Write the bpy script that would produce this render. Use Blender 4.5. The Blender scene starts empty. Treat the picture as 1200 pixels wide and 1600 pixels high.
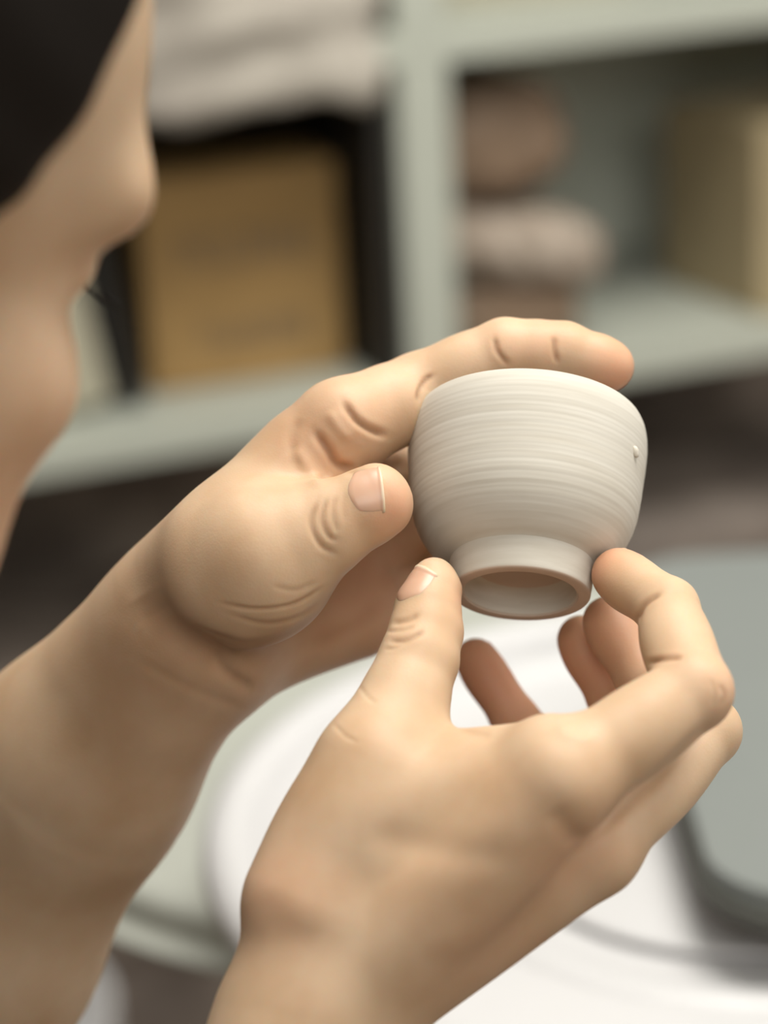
import bpy, bmesh, math, random
import numpy as np
from mathutils import Matrix, Vector

random.seed(4)
rng = np.random.default_rng(7)

# ------------------------------------------------------------------ camera
CAM = np.array([0.0, 0.0, 1.30])
FPX = 3777.8                                  # 85 mm lens on a 36 mm high frame of 1600 px
pit, rol = math.radians(20), math.radians(3)
_R = np.array([1, 0, 0.]); _U = np.array([0, math.sin(pit), math.cos(pit)]); AX_F = np.array([0, math.cos(pit), -math.sin(pit)])
AX_R = math.cos(rol) * _R - math.sin(rol) * _U
AX_U = math.sin(rol) * _R + math.cos(rol) * _U
cam_d = bpy.data.cameras.new('camera'); cam = bpy.data.objects.new('camera', cam_d)
bpy.context.scene.collection.objects.link(cam)
cam.matrix_world = Matrix(((AX_R[0], AX_U[0], -AX_F[0], CAM[0]), (AX_R[1], AX_U[1], -AX_F[1], CAM[1]),
                           (AX_R[2], AX_U[2], -AX_F[2], CAM[2]), (0, 0, 0, 1)))
cam_d.sensor_fit = 'VERTICAL'; cam_d.sensor_height = 36; cam_d.lens = 85
cam_d.clip_start = 0.02
cam_d.dof.use_dof = True; cam_d.dof.focus_distance = 0.640; cam_d.dof.aperture_fstop = 5.3
bpy.context.scene.camera = cam

# ------------------------------------------------------------------ world, lights, exposure
world = bpy.data.worlds.new('world'); bpy.context.scene.world = world; world.use_nodes = True
bg = world.node_tree.nodes['Background']; bg.inputs[0].default_value = (1.0, 0.955, 0.87, 1); bg.inputs[1].default_value = 0.36

def area(name, loc, target, size, size_y, power, col):
    l = bpy.data.lights.new(name, 'AREA'); l.shape = 'RECTANGLE'; l.size = size; l.size_y = size_y
    l.energy = power; l.color = col
    o = bpy.data.objects.new(name, l); bpy.context.scene.collection.objects.link(o)
    o.location = loc
    o.rotation_euler = (Vector(target) - Vector(loc)).to_track_quat('-Z', 'Y').to_euler()
    return o
area('ceiling_light', (0.45, 0.95, 2.7), (0.08, 0.75, 1.0), 1.3, 0.9, 29, (1.0, 0.955, 0.885))
area('ceiling_light', (0.5, 0.9, 2.6), (0.3, 2.2, 0.7), 1.4, 0.6, 15, (0.97, 1.0, 0.93))
shelf_fill = area('fill_light', (0.3, -0.55, 2.1), (0.25, 2.0, 0.85), 1.6, 0.8, 3.5, (0.98, 1.0, 0.95)); shelf_fill.data.spread = math.radians(75)  # unseen fill lamp added to brighten the shelf compartments
area('fill_light', (1.9, 0.6, 1.7), (0.05, 0.7, 1.05), 1.0, 1.0, 8, (1.0, 0.96, 0.90))  # soft fill from the right, aimed at the hands; source unseen

vs = bpy.context.scene.view_settings
vs.view_transform = 'Standard'; vs.look = 'None'; vs.gamma = 1; vs.use_curve_mapping = False
vs.exposure = 0.18

# ------------------------------------------------------------------ coordinates
COL = bpy.context.scene.collection
def C(px, py, d):
    """photo pixel + depth in mm -> camera frame, mm (x right, y up, z away)"""
    return np.array([(px - 600) / FPX * d, (800 - py) / FPX * d, d], float)
def to_world(v):
    v = np.atleast_2d(v) * 0.001
    return CAM + v[:, :1] * AX_R + v[:, 1:2] * AX_U + v[:, 2:3] * AX_F
def W(px, py, d): return to_world(C(px, py, d))[0]
def G(px, py, z):
    """point where the ray of a pixel meets the horizontal plane at world height z"""
    r = W(px, py, 1000) - CAM
    return CAM + r * ((z - CAM[2]) / r[2])

# ------------------------------------------------------------------ object helpers
def mesh_obj(name, verts, faces, mat=None, parent=None, origin=None, smooth=True, attrs=None):
    me = bpy.data.meshes.new(name)
    verts = np.asarray(verts, np.float64)
    o_w = np.zeros(3) if origin is None else np.asarray(origin, float)
    if isinstance(faces, np.ndarray) and faces.ndim == 2:
        n = faces.shape[1]
        me.vertices.add(len(verts)); me.vertices.foreach_set('co', (verts - o_w).astype(np.float32).ravel())
        me.loops.add(faces.size); me.loops.foreach_set('vertex_index', faces.astype(np.int32).ravel())
        me.polygons.add(len(faces)); me.polygons.foreach_set('loop_start', np.arange(0, faces.size, n, dtype=np.int32))
        me.update(calc_edges=True)
    else:
        me.from_pydata((verts - o_w).tolist(), [], [list(map(int, f)) for f in faces])
    me.validate()
    if smooth: me.polygons.foreach_set('use_smooth', np.ones(len(me.polygons), bool))
    if attrs:
        for k, a in attrs.items():
            at = me.attributes.new(k, 'FLOAT', 'POINT'); at.data.foreach_set('value', a.astype(np.float32))
    me.update()
    if mat: me.materials.append(mat)
    o = bpy.data.objects.new(name, me); COL.objects.link(o)
    o.location = o_w
    if parent is not None:
        o.parent = parent
        o.matrix_parent_inverse = Matrix.Translation(parent.location).inverted() if parent.parent is None else \
            (Matrix.Translation(parent.parent.location) @ Matrix.Identity(4)).inverted()
    return o
def empty(name, loc, label, cat, group=None):
    o = bpy.data.objects.new(name, None); COL.objects.link(o); o.location = loc
    o.empty_display_size = 0.02
    return tag(o, label, cat, group)
def tag(o, label=None, cat=None, group=None, kind=None):
    if label: o['label'] = label
    if cat: o['category'] = cat
    if group: o['group'] = group
    if kind: o['kind'] = kind
    return o

# ------------------------------------------------------------------ materials
def new_mat(name):
    m = bpy.data.materials.new(name); m.use_nodes = True
    nt = m.node_tree; b = nt.nodes['Principled BSDF']
    return m, nt, b
def N(nt, t, **k):
    n = nt.nodes.new(t)
    for a, v in k.items(): setattr(n, a, v)
    return n
def simple(name, col, rough=0.6, noise=0.0, scale=20, bump=0.0, bscale=None, col2=None, spec=0.4, dims='Object'):
    m, nt, b = new_mat(name)
    b.inputs['Roughness'].default_value = rough
    b.inputs['Specular IOR Level'].default_value = spec
    b.inputs['Base Color'].default_value = (*col, 1)
    tc = N(nt, 'ShaderNodeTexCoord')
    if noise or col2:
        nz = N(nt, 'ShaderNodeTexNoise'); nz.inputs['Scale'].default_value = scale; nz.inputs['Detail'].default_value = 5
        nt.links.new(tc.outputs[dims], nz.inputs['Vector'])
        cr = N(nt, 'ShaderNodeValToRGB')
        c2 = col2 if col2 else tuple(c * (1 - noise) for c in col)
        cr.color_ramp.elements[0].color = (*c2, 1); cr.color_ramp.elements[1].color = (*col, 1)
        cr.color_ramp.elements[0].position = 0.35; cr.color_ramp.elements[1].position = 0.65
        nt.links.new(nz.outputs['Fac'], cr.inputs['Fac']); nt.links.new(cr.outputs['Color'], b.inputs['Base Color'])
    if bump:
        nb = N(nt, 'ShaderNodeTexNoise'); nb.inputs['Scale'].default_value = bscale or scale * 4; nb.inputs['Detail'].default_value = 6
        nt.links.new(tc.outputs[dims], nb.inputs['Vector'])
        bp = N(nt, 'ShaderNodeBump'); bp.inputs['Strength'].default_value = bump; bp.inputs['Distance'].default_value = 0.002
        nt.links.new(nb.outputs['Fac'], bp.inputs['Height']); nt.links.new(bp.outputs['Normal'], b.inputs['Normal'])
    return m

def skin_mat():
    m, nt, b = new_mat('skin')
    tc = N(nt, 'ShaderNodeTexCoord'); L = nt.links.new
    nz = N(nt, 'ShaderNodeTexNoise'); nz.inputs['Scale'].default_value = 42; nz.inputs['Detail'].default_value = 3
    L(tc.outputs['Object'], nz.inputs['Vector'])
    cr = N(nt, 'ShaderNodeValToRGB')
    cr.color_ramp.elements[0].color = (0.545, 0.36, 0.22, 1); cr.color_ramp.elements[1].color = (0.645, 0.468, 0.315, 1)
    cr.color_ramp.elements[0].position = 0.3; cr.color_ramp.elements[1].position = 0.7
    L(nz.outputs['Fac'], cr.inputs['Fac'])
    at = N(nt, 'ShaderNodeAttribute', attribute_name='flush')
    mx = N(nt, 'ShaderNodeMix', data_type='RGBA'); L(at.outputs['Fac'], mx.inputs[0]); L(cr.outputs['Color'], mx.inputs[6])
    mx.inputs[7].default_value = (0.66, 0.30, 0.18, 1)
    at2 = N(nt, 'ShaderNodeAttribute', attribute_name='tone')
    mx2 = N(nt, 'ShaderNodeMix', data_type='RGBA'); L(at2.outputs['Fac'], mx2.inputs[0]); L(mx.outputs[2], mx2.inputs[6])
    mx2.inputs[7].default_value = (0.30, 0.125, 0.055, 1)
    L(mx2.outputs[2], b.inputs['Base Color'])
    b.inputs['Roughness'].default_value = 0.52
    b.inputs['Specular IOR Level'].default_value = 0.35
    b.inputs['Subsurface Weight'].default_value = 0.45
    b.inputs['Subsurface Radius'].default_value = (1.0, 0.32, 0.16)
    b.inputs['Subsurface Scale'].default_value = 0.0035
    # fine skin relief
    v = N(nt, 'ShaderNodeTexVoronoi'); v.inputs['Scale'].default_value = 1500; L(tc.outputs['Object'], v.inputs['Vector'])
    n2 = N(nt, 'ShaderNodeTexNoise'); n2.inputs['Scale'].default_value = 800; n2.inputs['Detail'].default_value = 4; L(tc.outputs['Object'], n2.inputs['Vector'])
    ad = N(nt, 'ShaderNodeMath', operation='ADD'); L(v.outputs['Distance'], ad.inputs[0]); L(n2.outputs['Fac'], ad.inputs[1])
    bp = N(nt, 'ShaderNodeBump'); bp.inputs['Strength'].default_value = 0.07; bp.inputs['Distance'].default_value = 0.0003
    L(ad.outputs[0], bp.inputs['Height']); L(bp.outputs['Normal'], b.inputs['Normal'])
    return m
def nail_mat():
    m, nt, b = new_mat('fingernail'); L = nt.links.new
    at = N(nt, 'ShaderNodeAttribute', attribute_name='edge')
    cr = N(nt, 'ShaderNodeValToRGB'); e = cr.color_ramp.elements
    e[0].position = 0.0; e[0].color = (0.60, 0.375, 0.26, 1); e[1].position = 0.9; e[1].color = (0.60, 0.36, 0.25, 1)
    x = e.new(0.94); x.color = (0.68, 0.55, 0.40, 1)
    L(at.outputs['Fac'], cr.inputs['Fac']); L(cr.outputs['Color'], b.inputs['Base Color'])
    b.inputs['Roughness'].default_value = 0.34; b.inputs['Subsurface Weight'].default_value = 0.25
    b.inputs['Subsurface Scale'].default_value = 0.002
    return m
def clay_mat():
    """dry unfired clay with fine turning lines round the axis (object z)"""
    m, nt, b = new_mat('dry_clay'); L = nt.links.new
    tc = N(nt, 'ShaderNodeTexCoord'); sp = N(nt, 'ShaderNodeSeparateXYZ'); L(tc.outputs['Object'], sp.inputs[0])
    a = N(nt, 'ShaderNodeMath', operation='ARCTAN2'); L(sp.outputs['Y'], a.inputs[0]); L(sp.outputs['X'], a.inputs[1])
    # rings: noise strongly stretched round the axis (cos/sin of the angle keep it seamless)
    cs = N(nt, 'ShaderNodeMath', operation='COSINE'); sn = N(nt, 'ShaderNodeMath', operation='SINE'); L(a.outputs[0], cs.inputs[0]); L(a.outputs[0], sn.inputs[0])
    def ring(zs, ts, detail=3, wob=0.0):
        cb = N(nt, 'ShaderNodeCombineXYZ')
        m1 = N(nt, 'ShaderNodeMath', operation='MULTIPLY'); m1.inputs[1].default_value = ts; L(cs.outputs[0], m1.inputs[0])
        m2 = N(nt, 'ShaderNodeMath', operation='MULTIPLY'); m2.inputs[1].default_value = ts; L(sn.outputs[0], m2.inputs[0])
        m3 = N(nt, 'ShaderNodeMath', operation='MULTIPLY'); m3.inputs[1].default_value = zs; L(sp.outputs['Z'], m3.inputs[0])
        L(m1.outputs[0], cb.inputs[0]); L(m2.outputs[0], cb.inputs[1]); L(m3.outputs[0], cb.inputs[2])
        n = N(nt, 'ShaderNodeTexNoise'); n.inputs['Scale'].default_value = 1; n.inputs['Detail'].default_value = detail
        L(cb.outputs[0], n.inputs['Vector']); return n
    r1 = ring(420, 0.9, 4); r2 = ring(1500, 2.2, 2); r3 = ring(3600, 6, 2)
    grit = N(nt, 'ShaderNodeTexNoise'); grit.inputs['Scale'].default_value = 1800; grit.inputs['Detail'].default_value = 2; L(tc.outputs['Object'], grit.inputs['Vector'])
    cr = N(nt, 'ShaderNodeValToRGB'); e = cr.color_ramp.elements
    e[0].position = 0.30; e[0].color = (0.525, 0.485, 0.42, 1); e[1].position = 0.62; e[1].color = (0.59, 0.555, 0.495, 1)
    L(r1.outputs['Fac'], cr.inputs['Fac'])
    # hands' warm bounce and shade painted on foot end and recess floor
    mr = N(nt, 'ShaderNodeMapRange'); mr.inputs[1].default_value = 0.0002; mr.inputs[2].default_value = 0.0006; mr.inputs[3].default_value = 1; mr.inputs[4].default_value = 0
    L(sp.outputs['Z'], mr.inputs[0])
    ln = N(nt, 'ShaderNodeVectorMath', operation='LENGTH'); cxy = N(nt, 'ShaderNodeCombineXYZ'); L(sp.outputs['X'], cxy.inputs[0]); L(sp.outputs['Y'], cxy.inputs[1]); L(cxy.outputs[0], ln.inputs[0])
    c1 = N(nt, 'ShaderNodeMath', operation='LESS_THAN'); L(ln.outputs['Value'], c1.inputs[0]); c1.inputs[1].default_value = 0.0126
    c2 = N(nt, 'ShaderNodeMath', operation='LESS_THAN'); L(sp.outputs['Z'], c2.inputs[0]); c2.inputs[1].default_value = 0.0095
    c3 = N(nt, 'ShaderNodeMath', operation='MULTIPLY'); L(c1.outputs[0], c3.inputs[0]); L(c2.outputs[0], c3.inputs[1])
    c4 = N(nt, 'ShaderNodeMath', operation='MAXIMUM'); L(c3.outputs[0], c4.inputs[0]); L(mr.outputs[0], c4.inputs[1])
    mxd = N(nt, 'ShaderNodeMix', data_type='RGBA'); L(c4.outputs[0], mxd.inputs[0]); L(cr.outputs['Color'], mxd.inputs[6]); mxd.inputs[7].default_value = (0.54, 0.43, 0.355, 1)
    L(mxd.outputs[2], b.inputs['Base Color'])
    s = N(nt, 'ShaderNodeMath', operation='ADD'); L(r1.outputs['Fac'], s.inputs[0]); L(r2.outputs['Fac'], s.inputs[1])
    s2 = N(nt, 'ShaderNodeMath', operation='MULTIPLY_ADD'); s2.inputs[1].default_value = 0.35; L(r3.outputs['Fac'], s2.inputs[0]); L(s.outputs[0], s2.inputs[2])
    s3 = N(nt, 'ShaderNodeMath', operation='MULTIPLY_ADD'); s3.inputs[1].default_value = 0.25; L(grit.outputs['Fac'], s3.inputs[0]); L(s2.outputs[0], s3.inputs[2])
    bp = N(nt, 'ShaderNodeBump'); bp.inputs['Strength'].default_value = 0.06; bp.inputs['Distance'].default_value = 0.00012
    L(s3.outputs[0], bp.inputs['Height']); L(bp.outputs['Normal'], b.inputs['Normal'])
    b.inputs['Roughness'].default_value = 0.85; b.inputs['Specular IOR Level'].default_value = 0.2
    return m

# ------------------------------------------------------------------ setting
M_floor = simple('concrete_floor', (0.36, 0.29, 0.23), 0.8, scale=6, col2=(0.26, 0.21, 0.165), bump=0.3)
M_wall = simple('wall_paint_low', (0.27, 0.225, 0.19), 0.85, scale=9, col2=(0.13, 0.105, 0.088), bump=0.3)
def box_mesh(size, bevel=0.0, seg=2, center=(0, 0, 0)):
    bm = bmesh.new(); bmesh.ops.create_cube(bm, size=1)
    bmesh.ops.scale(bm, vec=size, verts=bm.verts)
    bmesh.ops.translate(bm, vec=center, verts=bm.verts)
    if bevel: bmesh.ops.bevel(bm, geom=list(bm.edges), offset=bevel, segments=seg, affect='EDGES', profile=0.5)
    return bm
def bm_obj(name, bm, mat, parent=None, loc=None, rotz=0.0, smooth=False):
    me = bpy.data.meshes.new(name); bm.to_mesh(me); bm.free()
    if smooth: me.polygons.foreach_set('use_smooth', np.ones(len(me.polygons), bool))
    me.materials.append(mat)
    o = bpy.data.objects.new(name, me); COL.objects.link(o)
    if parent is not None: o.parent = parent
    if loc is not None: o.location = loc
    o.rotation_euler = (0, 0, rotz)
    return o

YAW = math.radians(20.5)
S = np.array([math.cos(YAW), math.sin(YAW), 0]); D = np.array([-math.sin(YAW), math.cos(YAW), 0])
P0 = W(682, 598, 2000)                        # foot of the shelf's middle upright, on its front edge
def SH(u, v, w): return P0 + S * u + D * v + np.array([0, 0, w])

fl = bm_obj('floor', box_mesh((5.0, 6.0, 0.1), center=(0, 1.0, -0.05)), M_floor); fl['kind'] = 'structure'
wl = bm_obj('wall_back', box_mesh((5.0, 0.1, 2.6), center=(0, 0, 1.3)), M_wall, loc=(*(P0 + D * 0.47)[:2], 0), rotz=YAW); wl['kind'] = 'structure'
wf = bm_obj('blocker_wall_front', box_mesh((5.0, 0.1, 3.0), center=(0, -1.0, 1.5)), simple('blocker_wall_warm', (0.30, 0.26, 0.21), 0.9)); wf['kind'] = 'structure'  # unseen wall added behind the camera to block ambient light
wl_ = bm_obj('blocker_wall_left', box_mesh((0.1, 5.0, 3.0), center=(-1.9, 1.5, 1.5)), bpy.data.materials['blocker_wall_warm']); wl_['kind'] = 'structure'  # unseen wall added on the left, keeps ambient light off the forearm

# ------------------------------------------------------------------ shelf unit
M_lam = simple('pale_laminate', (0.44, 0.455, 0.395), 0.5, noise=0.06, scale=5, bump=0.05)
M_back = simple('shelf_back_board', (0.62, 0.63, 0.54), 0.7, noise=0.08, scale=6)
shelf = empty('shelf_unit', tuple(SH(0, 0.17, -0.026)), 'pale grey green open shelving unit with square compartments behind the hands', 'shelf')
shelf.rotation_euler = (0, 0, YAW)
def shelf_part(name, u0, u1, v0, v1, w0, w1, mat, bev=0.0015):
    bm = box_mesh((u1 - u0, v1 - v0, w1 - w0), bev, 2, ((u0 + u1) / 2, (v0 + v1) / 2 - 0.17, (w0 + w1) / 2 + 0.026))
    return bm_obj(name, bm, mat, shelf)
CH, TH, PW = 0.262, 0.027, 0.022
UL, UR = -0.44, 0.52
for w in (-TH, CH, 2 * CH + TH):
    shelf_part('shelf_board', UL, UR, 0.0, 0.34, w, w + TH, M_lam)
for u in (UL - PW, UR):
    shelf_part('upright', u, u + PW, 0.0, 0.34, -TH, 2 * CH + 2 * TH, M_lam)
for w in (0, CH + TH):
    shelf_part('upright', -PW, PW, 0.0, 0.34, w, w + CH, M_lam)
shelf_part('back_board', UL, UR, 0.341, 0.349, -TH, 2 * CH + 2 * TH, M_back, 0)
for u in (UL - PW, UR - 0.0):
    shelf_part('leg', u, u + PW, 0.02, 0.06, -(P0[2]), -TH, M_lam)
    shelf_part('leg', u, u + PW, 0.28, 0.32, -(P0[2]), -TH, M_lam)

# ------------------------------------------------------------------ lumpy shapes (signed distance fields)
def smin(a, b, k):
    h = np.maximum(k - np.abs(a - b), 0) / k
    return np.minimum(a, b) - h * h * k * 0.25
def smax(a, b, k): return -smin(-a, -b, k)
def cone(p, a, b, ra, rb, wdir=None, wf=1.0):
    """tapered capsule from a to b; wf > 1 makes it wider along wdir"""
    a = np.asarray(a, float); b = np.asarray(b, float)
    ab = b - a; L2 = ab @ ab
    q = p - a
    t = np.clip((q @ ab) / max(L2, 1e-9), 0, 1)
    r = q - t[:, None] * ab
    if wdir is not None and wf != 1.0:
        w = np.asarray(wdir, float); w = w - ab * ((w @ ab) / max(L2, 1e-9)); w /= np.linalg.norm(w)
        c = r @ w
        r = r + (c * (1 / wf - 1))[:, None] * w
    return np.sqrt((r * r).sum(1)) - (ra + (rb - ra) * t)
def ell(p, c, rad, ax=None):
    q = p - np.asarray(c, float)
    if ax is not None:
        M = np.array(ax, float); M = M / np.linalg.norm(M, axis=1, keepdims=True)
        q = q @ M.T
    rad = np.asarray(rad, float)
    k0 = np.sqrt(((q / rad) ** 2).sum(1)); k1 = np.sqrt(((q / rad ** 2) ** 2).sum(1)) + 1e-9
    return k0 * (k0 - 1) / k1
def frame(x, z):
    x = np.asarray(x, float); x = x / np.linalg.norm(x)
    z = np.asarray(z, float); z = z - x * (z @ x); z /= np.linalg.norm(z)
    return np.array([x, np.cross(z, x), z])

def surface_net(fn, lo, hi, h, B=12):
    lo = np.asarray(lo, float); n = np.ceil((np.asarray(hi) - lo) / h / B).astype(int) * B + 1
    nb = (n - 1) // B
    cc = np.stack(np.meshgrid(*[np.arange(k) for k in nb], indexing='ij'), -1).reshape(-1, 3)
    cen = lo + (cc + 0.5) * B * h
    dc = fn(cen)
    near = np.abs(dc) < B * h * 1.35 + 3.0 * (h < 2)
    val = np.full(n, 1.0, np.float32)
    for (i, j, k), d in zip(cc[~near], dc[~near]):
        if d < 0: val[i * B:(i + 1) * B + 1, j * B:(j + 1) * B + 1, k * B:(k + 1) * B + 1] = -1
    g = np.stack(np.meshgrid(*[np.arange(B + 1)] * 3, indexing='ij'), -1).reshape(-1, 3)
    idx = cc[near]
    CK = 60
    for s in range(0, len(idx), CK):
        blk = idx[s:s + CK]
        pts = (blk[:, None, :] * B + g[None]).reshape(-1, 3)
        v = fn(lo + pts * h).astype(np.float32).reshape(len(blk), B + 1, B + 1, B + 1)
        for (i, j, k), vv in zip(blk, v):
            val[i * B:(i + 1) * B + 1, j * B:(j + 1) * B + 1, k * B:(k + 1) * B + 1] = vv
    # cells
    ins = val < 0
    cnt = np.zeros(n - 1, np.int8)
    for dx in (0, 1):
        for dy in (0, 1):
            for dz in (0, 1):
                cnt += ins[dx:n[0] - 1 + dx, dy:n[1] - 1 + dy, dz:n[2] - 1 + dz]
    act = np.argwhere((cnt > 0) & (cnt < 8))
    vid = np.full(n - 1, -1, np.int32); vid[tuple(act.T)] = np.arange(len(act))
    acc = np.zeros((len(act), 3)); num = np.zeros(len(act))
    corners = [(x, y, z) for x in (0, 1) for y in (0, 1) for z in (0, 1)]
    cv = {c: val[tuple((act + c).T)] for c in corners}
    for c in corners:
        for ax in range(3):
            if c[ax] == 0:
                e = list(c); e[ax] = 1; e = tuple(e)
                a, b = cv[c], cv[e]; m = (a < 0) != (b < 0)
                t = np.where(m, a / np.where(m, a - b, 1), 0)
                pnt = np.repeat(np.array(c, float)[None], len(act), 0); pnt[:, ax] += t
                acc += pnt * m[:, None]; num += m
    V = lo + (act + acc / num[:, None]) * h
    quads = []
    for ax in range(3):
        o = [1 if k == ax else 0 for k in range(3)]
        a = ins[:n[0] - o[0], :n[1] - o[1], :n[2] - o[2]]; b = ins[o[0]:, o[1]:, o[2]:]
        ed = np.argwhere(a != b)
        u, w = (ax + 1) % 3, (ax + 2) % 3
        ed = ed[(ed[:, u] > 0) & (ed[:, w] > 0) & (ed[:, u] < n[u] - 1) & (ed[:, w] < n[w] - 1)]
        flip = ins[tuple(ed.T)]
        du = np.zeros(3, int); du[u] = 1; dw = np.zeros(3, int); dw[w] = 1
        q = np.stack([vid[tuple((ed - du - dw).T)], vid[tuple((ed - dw).T)], vid[tuple(ed.T)], vid[tuple((ed - du).T)]], 1)
        q[~flip] = q[~flip][:, ::-1]
        quads.append(q)
    Q = np.concatenate(quads)
    Q = Q[(Q >= 0).all(1)]
    return V, Q
def relax(V, Q, it=2, lam=0.5):
    e = np.concatenate([Q[:, [0, 1]], Q[:, [1, 2]], Q[:, [2, 3]], Q[:, [3, 0]]]); e = np.concatenate([e, e[:, ::-1]])
    deg = np.bincount(e[:, 0], minlength=len(V))[:, None]
    for _ in range(it):
        s = np.stack([np.bincount(e[:, 0], V[e[:, 1], k], len(V)) for k in range(3)], 1)
        V = V + lam * (s / np.maximum(deg, 1) - V)
    return V
def normals(V, Q):
    n = np.cross(V[Q[:, 2]] - V[Q[:, 0]], V[Q[:, 3]] - V[Q[:, 1]])
    out = np.zeros_like(V)
    for c in range(4):
        for k in range(3): out[:, k] += np.bincount(Q[:, c], n[:, k], len(V))
    return out / (np.linalg.norm(out, axis=1, keepdims=True) + 1e-12)
def grad(fn, p, e=0.4):
    g = np.stack([fn(p + d) - fn(p - d) for d in np.eye(3) * e], 1)
    return g / (np.linalg.norm(g, axis=1, keepdims=True) + 1e-9)

# ------------------------------------------------------------------ strokes: creases and folds pressed into the skin along a line
def seg_dist(P2, pts):
    best = np.full(len(P2), 1e9); tt = np.zeros(len(P2)); side = np.zeros(len(P2))
    pts = np.asarray(pts, float); seg = np.linalg.norm(np.diff(pts, axis=0), axis=1); cum = np.r_[0, np.cumsum(seg)]; tot = cum[-1]
    for i in range(len(pts) - 1):
        a, b = pts[i], pts[i + 1]; ab = b - a
        t = np.clip(((P2 - a) @ ab) / (ab @ ab), 0, 1)
        r = P2 - a - t[:, None] * ab
        d = np.sqrt((r * r).sum(1)); m = d < best
        best[m] = d[m]; tt[m] = (cum[i] + t[m] * seg[i]) / tot
    return best, tt
def smooth_line(pts, n=6):
    """Catmull-Rom through the points"""
    p = np.asarray(pts, float)
    if len(p) < 3: return p
    q = np.vstack([2 * p[0] - p[1], p, 2 * p[-1] - p[-2]]); out = []
    for i in range(1, len(q) - 2):
        for t in np.linspace(0, 1, n, endpoint=False):
            out.append(0.5 * ((2 * q[i]) + (-q[i - 1] + q[i + 1]) * t + (2 * q[i - 1] - 5 * q[i] + 4 * q[i + 1] - q[i + 2]) * t * t + (-q[i - 1] + 3 * q[i] - 3 * q[i + 1] + q[i + 2]) * t ** 3))
    out.append(p[-1]); return np.array(out)
def stroke_vals(V, nrm, strokes):
    px = np.stack([600 + FPX * V[:, 0] / V[:, 2], 800 - FPX * V[:, 1] / V[:, 2]], 1)
    facing = np.clip(-(nrm * V).sum(1) / np.linalg.norm(V, axis=1) * 4, 0, 1)
    dis = np.zeros(len(V)); tone = np.zeros(len(V))
    for pts, wid, dep, ton, zr in strokes:
        line = smooth_line(pts)
        lo = line.min(0) - wid * 4; hi = line.max(0) + wid * 4
        m = (px > lo).all(1) & (px < hi).all(1) & (V[:, 2] > zr[0]) & (V[:, 2] < zr[1])
        if not m.any(): continue
        d, t = seg_dist(px[m], line)
        fade = np.clip(np.sin(np.pi * np.clip(t, 0.02, 0.98)) * 1.8, 0, 1)
        dep = dep * 0.62
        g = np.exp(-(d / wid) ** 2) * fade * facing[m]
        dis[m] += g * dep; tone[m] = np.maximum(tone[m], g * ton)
        if dep < 0: dis[m] += np.exp(-((d - wid * 2.0) / (wid * 1.1)) ** 2) * fade * facing[m] * (-dep) * 0.08
    return dis, tone
ANY = (0, 9999)

# ------------------------------------------------------------------ hands
def finger_fn(J, Rr, pad, wdir=None, wf=1.0, padk=0.16):
    """J: joints from knuckle to tip (camera mm), Rr radii, pad: direction of the palm side"""
    J = [np.asarray(j, float) for j in J]; pad = np.asarray(pad, float); pad /= np.linalg.norm(pad)
    def f(p):
        out = None
        for i in range(len(J) - 1):
            d = cone(p, J[i], J[i + 1], Rr[i], Rr[i + 1], wdir, wf)
            out = d if out is None else smin(out, d, 2.0)
            ab = J[i + 1] - J[i]; L = np.linalg.norm(ab); u = ab / L
            pd = pad - u * (pad @ u); pd /= np.linalg.norm(pd)
            r = (Rr[i] + Rr[i + 1]) / 2
            fr = frame(u, pd)
            e = ell(p, J[i] + ab * (0.55 if i < len(J) - 2 else 0.75) + pd * r * padk, (L * 0.46 + 1, r * 0.98, r * 1.0), fr)
            out = smin(out, e, 2.5)
        return out
    return f

# --- right hand (near, lower): pinches the foot ring
R_WR = C(478, 1615, 604)
ri_m, rm_m, rr_m, rp_m = C(878, 1222, 588), C(925, 1325, 606), C(886, 1350, 632), C(822, 1362, 650)
right_f = {
    'index': finger_fn([ri_m, C(1083, 1080, 600), C(1043, 951, 628), C(966, 897, 646)], [11.6, 9.8, 8.1, 6.9], (-0.45, -0.6, -0.5), padk=0.06),
    'middle': finger_fn([rm_m, C(1103, 1142, 638), C(1010, 1065, 664), C(950, 970, 672)], [11.0, 9.2, 8.2, 6.8], (-0.45, -0.5, -0.5), padk=0.08),
    'ring': finger_fn([rr_m, C(1040, 1195, 664), C(962, 1095, 684), C(908, 998, 687)], [9.8, 8.6, 7.6, 6.6], (-0.5, -0.5, -0.5), padk=0.08),
    'little': finger_fn([rp_m, C(893, 1228, 688), C(806, 1126, 700), C(745, 1030, 704)], [8.4, 7.8, 6.9, 5.9], (-0.8, -0.3, -0.4), padk=0.08),
}
rt_tip, rt_ip, rt_mcp, rt_cmc = C(680, 928, 640), C(655, 1030, 628), C(583, 1200, 612), C(494, 1412, 606)
right_thumb = finger_fn([rt_cmc, rt_mcp, rt_ip, C(669, 948, 637), C(678, 904, 641)], [14.8, 12.8, 10.2, 8.5, 5.7], (0.9, 0.0, 0.5), padk=0.12)
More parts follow.
